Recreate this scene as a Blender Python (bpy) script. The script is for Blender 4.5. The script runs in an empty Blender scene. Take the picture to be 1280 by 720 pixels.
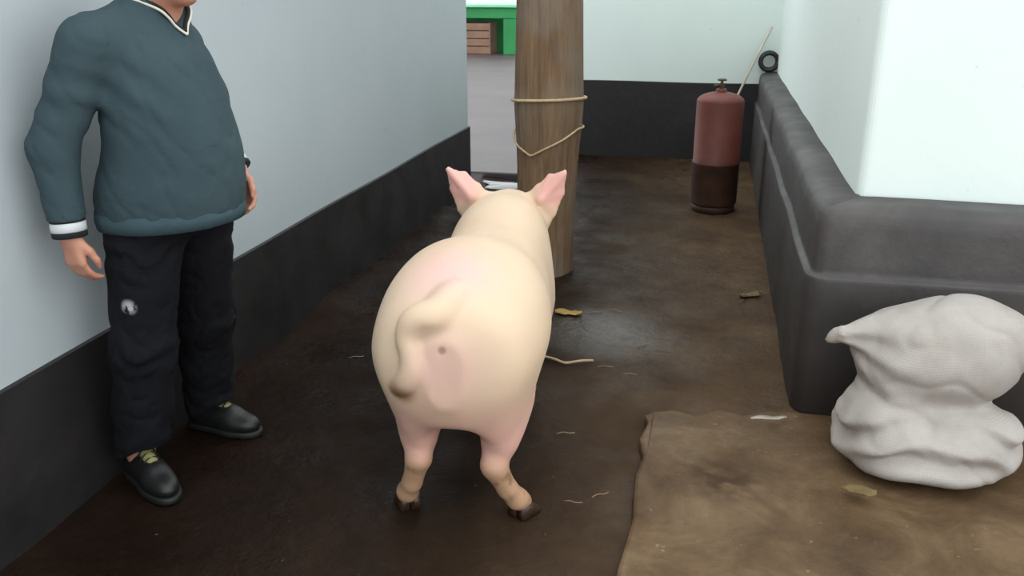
import bpy, bmesh, math, random
import numpy as np
from mathutils import Vector, Matrix

random.seed(7)
rng = np.random.default_rng(7)
scene = bpy.context.scene
C = scene.collection

# ------------------------------------------------------------------ camera
CAM_H, CAM_PITCH, CAM_YAW = 1.5, 19.06, 12.6
cam_data = bpy.data.cameras.new('camera')
cam_data.sensor_width = 36.0
cam_data.lens = 1100 / 1280 * 36.0
cam_data.clip_start = 0.05
cam = bpy.data.objects.new('camera', cam_data)
C.objects.link(cam)
cam.location = (0, 0, CAM_H)
cam.rotation_euler = (math.radians(90 - CAM_PITCH), 0, math.radians(CAM_YAW))
scene.camera = cam

# ------------------------------------------------------------------ world: even overcast sky
world = bpy.data.worlds.new('overcast_sky')
scene.world = world
world.use_nodes = True
bg = world.node_tree.nodes['Background']
bg.inputs['Color'].default_value = (0.93, 0.98, 1.0, 1)
bg.inputs['Strength'].default_value = 1.8

vs = scene.view_settings
vs.view_transform = 'Standard'
vs.look = 'None'
vs.gamma = 1.0
vs.use_curve_mapping = False
vs.exposure = 0.3


# ------------------------------------------------------------------ helpers
def s2l(c):
    return tuple((v / 255 / 12.92) if v / 255 <= 0.04045 else ((v / 255 + 0.055) / 1.055) ** 2.4 for v in c)


class NT:
    """tiny node-tree helper"""
    def __init__(self, name):
        self.m = bpy.data.materials.new(name)
        self.m.use_nodes = True
        self.t = self.m.node_tree
        self.b = self.t.nodes['Principled BSDF']

    def n(self, kind, **inp):
        nd = self.t.nodes.new(kind)
        for k, v in inp.items():
            if k.startswith('_'):
                setattr(nd, k[1:], v)
            else:
                nd.inputs[k.replace('__', ' ')].default_value = v
        return nd

    def l(self, a, b):
        self.t.links.new(a, b)

    def coord(self, scale=(1, 1, 1)):
        tc = self.n('ShaderNodeTexCoord')
        mp = self.n('ShaderNodeMapping')
        mp.inputs['Scale'].default_value = scale
        self.l(tc.outputs['Object'], mp.inputs['Vector'])
        return mp.outputs['Vector']

    def noise(self, vec, scale, detail=4.0, rough=0.55, dist=0.0):
        nd = self.n('ShaderNodeTexNoise', Scale=scale, Detail=detail, Roughness=rough, Distortion=dist)
        self.l(vec, nd.inputs['Vector'])
        return nd.outputs['Fac']

    def ramp(self, fac, stops):
        r = self.n('ShaderNodeValToRGB')
        el = r.color_ramp.elements
        while len(el) < len(stops):
            el.new(0.5)
        for e, (p, c) in zip(el, stops):
            e.position = p
            e.color = (*c, 1) if len(c) == 3 else c
        self.l(fac, r.inputs['Fac'])
        return r.outputs['Color']

    def mix(self, fac, a, b, mode='MIX'):
        m = self.n('ShaderNodeMix', _data_type='RGBA', _blend_type=mode)
        for sock, v in ((m.inputs[0], fac), (m.inputs[6], a), (m.inputs[7], b)):
            if hasattr(v, 'is_output') or isinstance(v, bpy.types.NodeSocket):
                self.l(v, sock)
            elif isinstance(v, (int, float)):
                sock.default_value = v
            else:
                sock.default_value = (*v, 1) if len(v) == 3 else v
        return m.outputs[2]

    def math(self, op, a, b=0.0, clamp=False):
        m = self.n('ShaderNodeMath', _operation=op, _use_clamp=clamp)
        for i, v in enumerate((a, b)):
            if isinstance(v, bpy.types.NodeSocket):
                self.l(v, m.inputs[i])
            else:
                m.inputs[i].default_value = v
        return m.outputs[0]

    def sep(self, vec):
        s = self.n('ShaderNodeSeparateXYZ')
        self.l(vec, s.inputs[0])
        return s.outputs

    def smooth(self, v, lo, hi):
        r = self.n('ShaderNodeMapRange', _interpolation_type='SMOOTHSTEP')
        r.inputs['From Min'].default_value = lo
        r.inputs['From Max'].default_value = hi
        self.l(v, r.inputs['Value'])
        return r.outputs['Result']

    def blob(self, vec, centre, radius, soft=1.0):
        """1 inside a ball, fading to 0 at radius"""
        d = self.n('ShaderNodeVectorMath', _operation='DISTANCE')
        self.l(vec, d.inputs[0])
        d.inputs[1].default_value = centre
        return self.math('SUBTRACT', 1.0, self.smooth(d.outputs['Value'], radius * (1 - soft), radius))

    def bump(self, h, strength=0.3, dist=0.01):
        b = self.n('ShaderNodeBump', Strength=strength, Distance=dist)
        self.l(h, b.inputs['Height'])
        self.l(b.outputs['Normal'], self.b.inputs['Normal'])

    def out(self, color=None, rough=None, **kw):
        if color is not None:
            if isinstance(color, bpy.types.NodeSocket):
                self.l(color, self.b.inputs['Base Color'])
            else:
                self.b.inputs['Base Color'].default_value = (*color, 1)
        if rough is not None:
            if isinstance(rough, bpy.types.NodeSocket):
                self.l(rough, self.b.inputs['Roughness'])
            else:
                self.b.inputs['Roughness'].default_value = rough
        for k, v in kw.items():
            self.b.inputs[k.replace('__', ' ')].default_value = v
        return self.m


def plain(name, c1, c2, rough=0.6, scale=8.0, bump=0.15, bscale=40.0, stretch=(1, 1, 1), bdist=0.004, **kw):
    t = NT(name)
    v = t.coord(stretch)
    f = t.noise(v, scale, 5)
    col = t.ramp(f, [(0.3, s2l(c1)), (0.7, s2l(c2))])
    if bump:
        t.bump(t.noise(v, bscale, 4), bump, bdist)
    return t.out(col, rough, **kw)


def link(name, me, mat, parent=None, smooth=False):
    o = bpy.data.objects.new(name, me)
    C.objects.link(o)
    if mat is not None:
        me.materials.append(mat)
    if parent is not None:
        o.parent = parent
    if smooth:
        me.polygons.foreach_set('use_smooth', np.ones(len(me.polygons), dtype=bool))
    return o


def tag(o, label=None, cat=None, group=None, kind=None):
    if label:
        o['label'] = label
    if cat:
        o['category'] = cat
    if group:
        o['group'] = group
    if kind:
        o['kind'] = kind
    return o


def empty(name, loc=(0, 0, 0), rz=0.0):
    e = bpy.data.objects.new(name, None)
    e.empty_display_size = 0.1
    C.objects.link(e)
    e.location = loc
    e.rotation_euler = (0, 0, rz)
    return e


def bm_obj(name, bm, mat, parent=None, smooth=False):
    me = bpy.data.meshes.new(name)
    bmesh.ops.recalc_face_normals(bm, faces=bm.faces)
    bm.to_mesh(me)
    bm.free()
    return link(name, me, mat, parent, smooth)


def add_box(bm, lo, hi, bevel=0.0, seg=2):
    r = bmesh.ops.create_cube(bm, size=1.0)
    lo, hi = Vector(lo), Vector(hi)
    for v in r['verts']:
        v.co = Vector([(lo[i] + hi[i]) / 2 + v.co[i] * (hi[i] - lo[i]) for i in range(3)])
    if bevel:
        es = list({e for v in r['verts'] for e in v.link_edges})
        bmesh.ops.bevel(bm, geom=es, offset=bevel, segments=seg, affect='EDGES', profile=0.5)
    return r


def box(name, lo, hi, mat, parent=None, bevel=0.0, kind=None):
    bm = bmesh.new()
    add_box(bm, lo, hi, bevel)
    o = bm_obj(name, bm, mat, parent)
    if kind:
        o['kind'] = kind
    return o


def add_tube(bm, pts, rad, seg=8, caps=True, closed=False):
    pts = [Vector(p) for p in pts]
    n = len(pts)
    rad = [rad] * n if isinstance(rad, (int, float)) else rad
    rings = []
    nrm = None
    for i, p in enumerate(pts):
        if closed:
            t = (pts[(i + 1) % n] - pts[i - 1]).normalized()
        else:
            t = (pts[min(i + 1, n - 1)] - pts[max(i - 1, 0)]).normalized()
        if nrm is None:
            nrm = t.orthogonal().normalized()
        nrm = (nrm - t * nrm.dot(t)).normalized()
        bi = t.cross(nrm)
        rings.append([bm.verts.new(p + (nrm * math.cos(a) + bi * math.sin(a)) * rad[i])
                      for a in [2 * math.pi * k / seg for k in range(seg)]])
    m = n if closed else n - 1
    for i in range(m):
        A, B = rings[i], rings[(i + 1) % n]
        for k in range(seg):
            bm.faces.new((A[k], A[(k + 1) % seg], B[(k + 1) % seg], B[k]))
    if caps and not closed:
        bm.faces.new(rings[0][::-1])
        bm.faces.new(rings[-1])


def tube(name, pts, rad, mat, parent=None, seg=8, closed=False):
    bm = bmesh.new()
    add_tube(bm, pts, rad, seg, True, closed)
    return bm_obj(name, bm, mat, parent, True)


def spline(pts, n=8, closed=False):
    """Catmull-Rom"""
    P = [Vector(p) for p in pts]
    out = []
    m = len(P)
    for i in range(m if closed else m - 1):
        if closed:
            a, b, c, d = P[i - 1], P[i], P[(i + 1) % m], P[(i + 2) % m]
        else:
            a, b, c, d = P[max(i - 1, 0)], P[i], P[i + 1], P[min(i + 2, m - 1)]
        for k in range(n):
            t = k / n
            out.append(0.5 * ((2 * b) + (c - a) * t + (2 * a - 5 * b + 4 * c - d) * t * t
                              + (3 * b - a - 3 * c + d) * t ** 3))
    if not closed:
        out.append(P[-1])
    return out


def lathe(name, prof, mat, parent=None, seg=32, smooth=True):
    bm = bmesh.new()
    rings = []
    for r, z in prof:
        rings.append([bm.verts.new((r * math.cos(2 * math.pi * k / seg), r * math.sin(2 * math.pi * k / seg), z))
                      for k in range(seg)])
    for A, B in zip(rings, rings[1:]):
        for k in range(seg):
            bm.faces.new((A[k], A[(k + 1) % seg], B[(k + 1) % seg], B[k]))
    bm.faces.new(rings[0][::-1])
    bm.faces.new(rings[-1])
    return bm_obj(name, bm, mat, parent, smooth)


# ------------------------------------------------------------------ signed-distance modelling (organic shapes)
def wob(x, y, z, seed=0, f=1.0):
    """smooth pseudo noise, about -1..1"""
    r = np.random.default_rng(seed)
    s = 0
    for k in range(5):
        a = r.normal(size=3) * f * (1 + 0.5 * k)
        s = s + np.sin(a[0] * x + a[1] * y + a[2] * z + r.uniform(0, 6.28)) / (1 + 0.5 * k)
    return s / 2.2


class SDF:
    def __init__(self, lo, hi, h):
        self.lo, self.h = np.array(lo, float), h
        self.n = np.ceil((np.array(hi) - self.lo) / h).astype(int) + 1
        self.F = np.full(self.n, 10.0, np.float32)

    def block(self, lo, hi, pad):
        a = np.clip(np.floor((np.array(lo) - pad - self.lo) / self.h).astype(int), 0, self.n)
        b = np.clip(np.ceil((np.array(hi) + pad - self.lo) / self.h).astype(int) + 1, 0, self.n)
        sl = tuple(slice(i, j) for i, j in zip(a, b))
        ax = [(self.lo[i] + self.h * np.arange(a[i], b[i])).astype(np.float32) for i in range(3)]
        return sl, ax[0][:, None, None], ax[1][None, :, None], ax[2][None, None, :]

    def join(self, sl, d, k, sub=False):
        F = self.F[sl]
        if F.size == 0:
            return
        if sub:
            h = np.maximum(k - np.abs(F + d), 0) / k
            self.F[sl] = np.maximum(F, -d) + h * h * k / 4
        else:
            h = np.maximum(k - np.abs(F - d), 0) / k
            self.F[sl] = np.minimum(F, d) - h * h * k / 4

    def cone(self, a, b, ra, rb, k=0.02, sub=False):
        a, b = np.array(a, float), np.array(b, float)
        m = max(ra, rb)
        sl, X, Y, Z = self.block(np.minimum(a, b) - m, np.maximum(a, b) + m, 2 * k + 0.02)
        d = b - a
        L = max(d @ d, 1e-9)
        t = np.clip(((X - a[0]) * d[0] + (Y - a[1]) * d[1] + (Z - a[2]) * d[2]) / L, 0, 1)
        D = np.sqrt((X - a[0] - t * d[0]) ** 2 + (Y - a[1] - t * d[1]) ** 2 + (Z - a[2] - t * d[2]) ** 2) - (ra + (rb - ra) * t)
        self.join(sl, D, k, sub)

    def chain(self, pts, rad, k=0.02):
        for i in range(len(pts) - 1):
            self.cone(pts[i], pts[i + 1], rad[i], rad[i + 1], k)

    def ell(self, c, r, k=0.02, rot=None, sub=False):
        c, r = np.array(c, float), np.array(r, float)
        m = r.max() if rot is not None else r
        sl, X, Y, Z = self.block(c - m, c + m, 2 * k + 0.02)
        x, y, z = X - c[0], Y - c[1], Z - c[2]
        if rot is not None:
            M = np.array(rot.to_3x3().transposed())
            x, y, z = (M[i, 0] * x + M[i, 1] * y + M[i, 2] * z for i in range(3))
        k0 = np.sqrt((x / r[0]) ** 2 + (y / r[1]) ** 2 + (z / r[2]) ** 2)
        k1 = np.sqrt((x / r[0] ** 2) ** 2 + (y / r[1] ** 2) ** 2 + (z / r[2] ** 2) ** 2) + 1e-6
        self.join(sl, k0 * (k0 - 1) / k1, k, sub)

    def tri(self, a, b, c, r, k=0.02):
        a, b, c = (np.array(v, float) for v in (a, b, c))
        allp = np.array([a, b, c])
        sl, X, Y, Z = self.block(allp.min(0) - r, allp.max(0) + r, 2 * k + 0.02)
        P = np.stack(np.broadcast_arrays(X, Y, Z), -1).astype(np.float64)
        n = np.cross(b - a, c - a)
        n /= np.linalg.norm(n)
        def seg(p, q):
            d = q - p
            t = np.clip(((P - p) @ d) / (d @ d), 0, 1)
            return np.linalg.norm(P - p - t[..., None] * d, axis=-1)
        ins = np.ones(P.shape[:3], bool)
        for p, q in ((a, b), (b, c), (c, a)):
            ins &= ((P - p) @ np.cross(n, q - p)) >= 0
        D = np.where(ins, np.abs((P - a) @ n), np.minimum(np.minimum(seg(a, b), seg(b, c)), seg(c, a))) - r
        self.join(sl, D.astype(np.float32), k)

    def axes(self):
        ax = [(self.lo[i] + self.h * np.arange(self.n[i])).astype(np.float32) for i in range(3)]
        return ax[0][:, None, None], ax[1][None, :, None], ax[2][None, None, :]

    def mesh(self, name, relax=2):
        F = self.F
        ins = F < 0
        nx, ny, nz = self.n
        cs = [(i, j, k) for i in (0, 1) for j in (0, 1) for k in (0, 1)]
        sub = lambda A, c: A[c[0]:nx - 1 + c[0], c[1]:ny - 1 + c[1], c[2]:nz - 1 + c[2]]
        cnt = np.zeros((nx - 1, ny - 1, nz - 1), np.int8)
        for c in cs:
            cnt += sub(ins, c)
        act = (cnt > 0) & (cnt < 8)
        idx = np.full(act.shape, -1, np.int64)
        I = np.argwhere(act)
        idx[act] = np.arange(len(I))
        acc = np.zeros((len(I), 3))
        num = np.zeros(len(I))
        for c in cs:
            for ax in range(3):
                if c[ax] == 0:
                    e = list(c)
                    e[ax] = 1
                    fa = F[I[:, 0] + c[0], I[:, 1] + c[1], I[:, 2] + c[2]]
                    fb = F[I[:, 0] + e[0], I[:, 1] + e[1], I[:, 2] + e[2]]
                    m = (fa < 0) != (fb < 0)
                    t = fa[m] / (fa[m] - fb[m])
                    p = np.tile(np.array(c, float), (m.sum(), 1))
                    p[:, ax] = t
                    acc[m] += p
                    num[m] += 1
        V = self.lo + (I + acc / num[:, None]) * self.h
        quads = []
        for ax in range(3):
            u, w = (ax + 1) % 3, (ax + 2) % 3
            sa = [slice(None)] * 3
            sb = [slice(None)] * 3
            sa[ax], sb[ax] = slice(0, -1), slice(1, None)
            A, B = ins[tuple(sa)], ins[tuple(sb)]
            E = np.argwhere(A != B)
            E = E[(E[:, u] > 0) & (E[:, w] > 0) & (E[:, u] < self.n[u] - 1) & (E[:, w] < self.n[w] - 1)]
            flip = ~A[E[:, 0], E[:, 1], E[:, 2]]
            q = []
            for du, dw in ((-1, -1), (0, -1), (0, 0), (-1, 0)):
                P = E.copy()
                P[:, u] += du
                P[:, w] += dw
                q.append(idx[P[:, 0], P[:, 1], P[:, 2]])
            q = np.stack(q, 1)
            q[flip] = q[flip][:, ::-1]
            quads.append(q)
        Q = np.concatenate(quads)
        e = np.concatenate([Q[:, [0, 1]], Q[:, [1, 2]], Q[:, [2, 3]], Q[:, [3, 0]]])
        for _ in range(relax):
            s = np.zeros_like(V)
            c = np.zeros(len(V))
            for i in range(3):
                s[:, i] = np.bincount(e[:, 0], V[e[:, 1], i], len(V)) + np.bincount(e[:, 1], V[e[:, 0], i], len(V))
            c = np.bincount(e[:, 0], minlength=len(V)) + np.bincount(e[:, 1], minlength=len(V))
            V = V * 0.5 + 0.5 * s / np.maximum(c, 1)[:, None]
        me = bpy.data.meshes.new(name)
        me.vertices.add(len(V))
        me.vertices.foreach_set('co', V.astype(np.float32).ravel())
        me.loops.add(Q.size)
        me.loops.foreach_set('vertex_index', Q.astype(np.int32).ravel())
        me.polygons.add(len(Q))
        me.polygons.foreach_set('loop_start', np.arange(0, Q.size, 4, dtype=np.int32))
        me.polygons.foreach_set('loop_total', np.full(len(Q), 4, dtype=np.int32))
        me.update(calc_edges=True)
        me.validate()
        return me


def blocky_union_cut(F, d):
    return np.maximum(F, d)


# ------------------------------------------------------------------ materials
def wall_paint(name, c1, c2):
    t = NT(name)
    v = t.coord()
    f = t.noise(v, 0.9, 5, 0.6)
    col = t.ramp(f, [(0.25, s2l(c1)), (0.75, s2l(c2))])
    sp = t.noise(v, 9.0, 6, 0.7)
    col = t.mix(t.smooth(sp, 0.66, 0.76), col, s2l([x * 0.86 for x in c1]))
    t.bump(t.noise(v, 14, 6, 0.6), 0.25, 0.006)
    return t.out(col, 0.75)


def dark_paint(name, c1, c2, c3):
    t = NT(name)
    v = t.coord()
    f = t.noise(v, 2.2, 6, 0.65, 0.4)
    col = t.ramp(f, [(0.25, s2l(c1)), (0.55, s2l(c2)), (0.85, s2l(c3))])
    t.bump(t.noise(v, 10, 8, 0.65), 0.5, 0.012)
    r = t.ramp(t.noise(v, 4, 4), [(0.3, (0.45,) * 3), (0.7, (0.7,) * 3)])
    return t.out(col, r)


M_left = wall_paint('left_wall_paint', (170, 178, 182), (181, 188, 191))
M_back = wall_paint('green_white_wall_paint', (222, 233, 227), (232, 241, 236))
M_right = M_back
M_band_l = dark_paint('dark_band_paint', (25, 23, 23), (33, 30, 30), (48, 41, 38))
M_band_b = M_band_l
M_plinth = dark_paint('plinth_cement', (52, 50, 49), (69, 65, 64), (96, 90, 85))


def mud_material():
    t = NT('wet_mud')
    v = t.coord()
    x, y, z = t.sep(v)
    f = t.noise(v, 1.7, 8, 0.65, 0.6)
    dark = t.ramp(f, [(0.25, s2l((20, 13, 9))), (0.5, s2l((31, 21, 15))), (0.8, s2l((48, 34, 25)))])
    dry = t.ramp(t.noise(v, 3.0, 8, 0.7, 0.3), [(0.25, s2l((60, 45, 34))), (0.55, s2l((84, 66, 49))), (0.85, s2l((108, 88, 66)))])
    # dried, trodden strip that follows the right-hand wall, with a ragged edge
    edge = t.math('ADD', x, t.math('MULTIPLY', t.math('SUBTRACT', t.noise(v, 1.3, 5, 0.6), 0.5), 0.9))
    m = t.smooth(edge, -0.95, 0.36)
    col = t.mix(m, dark, dry)
    # wet patch: smooth and glossy, its sheen comes from the sky
    wet = t.blob(v, (-0.42, 3.75, 0.0), 0.42, 0.8)
    # pale specks
    sp = t.noise(v, 38, 3, 0.6)
    col = t.mix(t.math('MULTIPLY', t.smooth(sp, 0.70, 0.78), 0.5), col, s2l((140, 120, 96)))
    rn = t.noise(v, 2.4, 6, 0.6)
    r = t.ramp(rn, [(0.35, (0.22,) * 3), (0.65, (0.8,) * 3)])
    r = t.mix(wet, r, (0.25, 0.25, 0.25))
    sp_ = t.math('ADD', 0.07, t.math('MULTIPLY', wet, 0.45))
    t.l(sp_, t.b.inputs['Specular IOR Level'])
    h = t.math('ADD', t.math('MULTIPLY', t.noise(v, 7, 8, 0.65), 1.0), t.math('MULTIPLY', t.noise(v, 40, 4, 0.6), 0.25))
    t.bump(h, 0.55, 0.03)
    return t.out(col, r)


M_mud = mud_material()


def slab_material():
    t = NT('muddy_concrete')
    v = t.coord()
    f = t.noise(v, 3.4, 8, 0.7, 0.6)
    col = t.ramp(f, [(0.25, s2l((62, 46, 31))), (0.5, s2l((94, 74, 53))), (0.75, s2l((124, 103, 78)))])
    dirt = t.blob(v, (0.12, 2.53, 0.03), 0.21, 0.9)
    dirt = t.math('MULTIPLY', dirt, t.smooth(t.noise(v, 9, 5), 0.36, 0.58))
    col = t.mix(t.math('MULTIPLY', dirt, 0.9), col, s2l((58, 42, 30)))
    sp = t.noise(v, 30, 3)
    col = t.mix(t.math('MULTIPLY', t.smooth(sp, 0.68, 0.76), 0.45), col, s2l((160, 142, 116)))
    r = t.ramp(t.noise(v, 3.1, 5), [(0.35, (0.28,) * 3), (0.62, (0.7,) * 3)])
    t.bump(t.noise(v, 12, 8, 0.7), 0.45, 0.02)
    return t.out(col, r, **{'Specular IOR Level': 0.15})


M_slab = slab_material()
M_conc = plain('passage_concrete', (66, 56, 58), (84, 73, 74), 0.5, 1.4, 0.3, 9, bdist=0.01)


# ------------------------------------------------------------------ setting
def hsmooth(x, lo, hi):
    t = np.clip((x - lo) / (hi - lo), 0, 1)
    return t * t * (3 - 2 * t)


def floor_mesh():
    xs = np.arange(-1.80, 5.01, 0.04)
    ys = np.arange(-4.0, 8.16, 0.04)
    X, Y = np.meshgrid(xs, ys, indexing='ij')
    Z = 0.006 * wob(X, Y, 0 * X, 3, 3.0) + 0.004 * wob(X, Y, 0 * X, 5, 9.0) + 0.002 * wob(X, Y, 0 * X, 8, 24.0)
    # long trodden ruts beside the left wall
    Z = Z - 0.006
    Z = np.minimum(Z, 0.0)
    # hollow where the slab edge has broken away
    Z -= 0.03 * np.exp(-(((X + 0.27) / 0.09) ** 2 + ((Y - 2.80) / 0.12) ** 2))
    # spoil banked up against the left wall
    Z += 0.05 * hsmooth(-X, 1.55, 1.80) * (Y > 2.9) * (Y < 5.8) * (0.6 + 0.4 * wob(X, Y, 0 * X, 11, 5.0))
    nx, ny = X.shape
    V = np.stack([X, Y, Z], -1).reshape(-1, 3)
    i = np.arange(nx * ny).reshape(nx, ny)
    Q = np.stack([i[:-1, :-1], i[1:, :-1], i[1:, 1:], i[:-1, 1:]], -1).reshape(-1, 4)
    me = bpy.data.meshes.new('floor')
    me.from_pydata(V.tolist(), [], Q.tolist())
    return me


fl = link('floor', floor_mesh(), M_mud, None, True)
fl['kind'] = 'structure'

# muddy concrete slab in front of the right-hand house
bm = bmesh.new()
edge = []
yy = 0.2
while yy < 2.9:
    edge.append((-0.155 + random.uniform(-0.012, 0.012), yy))
    yy += 0.12
outline = edge + [(-0.16, 2.90), (-0.14, 2.965), (-0.06, 3.01), (0.02, 2.98), (0.10, 3.05), (0.19, 3.02), (0.28, 3.075), (0.37, 3.09), (4.9, 3.09), (4.9, 0.2)]
vb = [bm.verts.new((x, y, -0.05)) for x, y in outline]
vt = [bm.verts.new((x + 0.006, y - 0.004, 0.03 if y < 2.95 else 0.006)) for x, y in outline]
n = len(outline)
for k in range(n):
    bm.faces.new((vb[k], vb[(k + 1) % n], vt[(k + 1) % n], vt[k]))
bm.faces.new(vt)
bm.faces.new(vb[::-1])
sl = bm_obj('floor_slab', bm, M_slab)
bv = sl.modifiers.new('bevel', 'BEVEL')
bv.width, bv.segments, bv.limit_method = 0.012, 2, 'ANGLE'
sl['kind'] = 'structure'

# concrete ground of the passage behind
box('floor_passage', (-12, 6.95, -0.10), (-1.30, 24, 0.035), M_conc, None, 0.015, 'structure')

WH = 2.9     # wall height
# left house: long wall and its far return
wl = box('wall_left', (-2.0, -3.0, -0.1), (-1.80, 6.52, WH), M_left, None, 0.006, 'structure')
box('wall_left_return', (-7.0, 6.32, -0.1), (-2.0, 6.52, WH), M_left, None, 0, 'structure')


def band(name, p0, p1, normal, z0, z1, thick, mat):
    """painted render band with a slightly wavering top edge"""
    bm = bmesh.new()
    L = (Vector(p1) - Vector(p0)).length
    n = max(2, int(L / 0.08))
    rows = []
    nv = Vector((*normal, 0))
    for i in range(n + 1):
        p = Vector((*p0, 0)).lerp(Vector((*p1, 0)), i / n)
        w = 0.0025 * math.sin(i * 0.31)
        rows.append([bm.verts.new(p + Vector((0, 0, z0))), bm.verts.new(p + nv * thick + Vector((0, 0, z0))),
                     bm.verts.new(p + nv * thick + Vector((0, 0, z1 + w - 0.004))), bm.verts.new(p + Vector((0, 0, z1 + w)))])
    for a, b in zip(rows, rows[1:]):
        for k in range(4):
            bm.faces.new((a[k], a[(k + 1) % 4], b[(k + 1) % 4], b[k]))
    bm.faces.new(rows[0][::-1])
    bm.faces.new(rows[-1])
    o = bm_obj(name, bm, mat)
    o['kind'] = 'structure'
    return o


band('baseboard_left', (-1.80, -3.0), (-1.80, 6.532), (1, 0), -0.1, 0.475, 0.012, M_band_l)
band('baseboard_left_return', (-1.80, 6.52), (-7.0, 6.52), (0, 1), -0.1, 0.475, 0.012, M_band_l)

# back house
box('wall_back', (-1.30, 8.13, -0.1), (3.0, 8.33, WH), M_back, None, 0.006, 'structure')
box('wall_back_side', (-1.30, 8.33, -0.1), (-1.10, 12.0, WH), M_back, None, 0, 'structure')
band('baseboard_back', (-1.312, 8.13), (0.53, 8.13), (0, -1), -0.1, 0.675, 0.02, M_band_b)
band('baseboard_back_side', (-1.30, 8.13), (-1.30, 12.0), (-1, 0), -0.1, 0.675, 0.012, M_band_b)

# right house: white walls set back on a projecting cement plinth
bm = bmesh.new()
r_ = add_box(bm, (0.53, 3.28, 0.5), (0.73, 8.13, WH), 0.0)
ce = [e for e in bm.edges if all(abs(v.co.x - 0.53) < 1e-4 and abs(v.co.y - 3.28) < 1e-4 for v in e.verts)]
bmesh.ops.bevel(bm, geom=ce, offset=0.035, segments=5, affect='EDGES', profile=0.5)
o = bm_obj('wall_right', bm, M_right)
o['kind'] = 'structure'
bm = bmesh.new()
add_box(bm, (0.73, 3.28, 0.5), (5.0, 3.48, WH), 0.0)
o = bm_obj('wall_right_front', bm, M_right)
o['kind'] = 'structure'


def plinth():
    bm = bmesh.new()
    # cross sections swept round the corner: (outward offset, z)
    prof = [(-0.16, -0.1), (0.012, -0.1), (0.012, 0.51), (0.012, 0.522), (0.010, 0.526), (-0.006, 0.532), (-0.010, 0.536), (-0.010, 0.55), (-0.010, 0.70), (-0.014, 0.745), (-0.028, 0.765),
            (-0.06, 0.775), (-0.16, 0.785)]
    path = []
    for i in range(42):
        path.append(((0.38, 8.11 - i * (8.11 - 3.16) / 41), (-1, 0)))
    for i in range(1, 7):
        a = math.pi / 2 * i / 7
        path.append(((0.44 - 0.06 * math.cos(a), 3.16 - 0.06 * math.sin(a)), (-math.cos(a), -math.sin(a))))
    for i in range(30):
        path.append(((0.44 + i * (5.0 - 0.44) / 29, 3.10), (0, -1)))
    rows = []
    for j, (p, nn) in enumerate(path):
        w = 0.003 * math.sin(j * 0.7) + random.uniform(-0.0015, 0.0015)
        wz = 0.003 * math.sin(j * 0.8)
        if not 0 < nn[0] * nn[1]:
            row = []
            for k, (d, z) in enumerate(prof):
                e = d + (w if k not in (0, len(prof) - 1) else 0)
                x_, y_ = p[0] + nn[0] * e, p[1] + nn[1] * e
                if k in (0, len(prof) - 1):
                    x_, y_ = max(x_, 0.54), max(y_, 3.26)
                row.append(bm.verts.new((x_, y_, z + (wz if k > 6 else 0))))
            rows.append(row)
        else:
            rows.append([bm.verts.new((0.44 - d - 0.06, 3.16 - d - 0.06, z)) if d <= -0.06 else
                         bm.verts.new((p[0] + nn[0] * (d + w), p[1] + nn[1] * (d + w), z + (wz if k > 6 else 0))) for k, (d, z) in enumerate(prof)])
    m = len(prof)
    for a, b in zip(rows, rows[1:]):
        for k in range(m):
            bm.faces.new((a[k], a[(k + 1) % m], b[(k + 1) % m], b[k]))
    bm.faces.new(rows[0])
    bm.faces.new(rows[-1][::-1])
    o = bm_obj('baseboard_right', bm, M_plinth, None, True)
    o['kind'] = 'structure'


plinth()

# tie beam over the lane, carried by the trunk post, high above the frame
M_beam = plain('rough_timber', (86, 66, 48), (118, 94, 70), 0.8, 3, 0.4, 30, (6, 1, 6))
for i, y in enumerate((4.6,)):
    box('trim_%d' % (i + 1), (-2.0, y - 0.05, WH - 0.02), (0.74, y + 0.05, WH + 0.086), M_beam, None, 0.006, 'structure')

# far end of the passage
box('wall_far', (-13, 23.6, -0.1), (-1.1, 23.8, 3.2), M_back, None, 0, 'structure')

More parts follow.
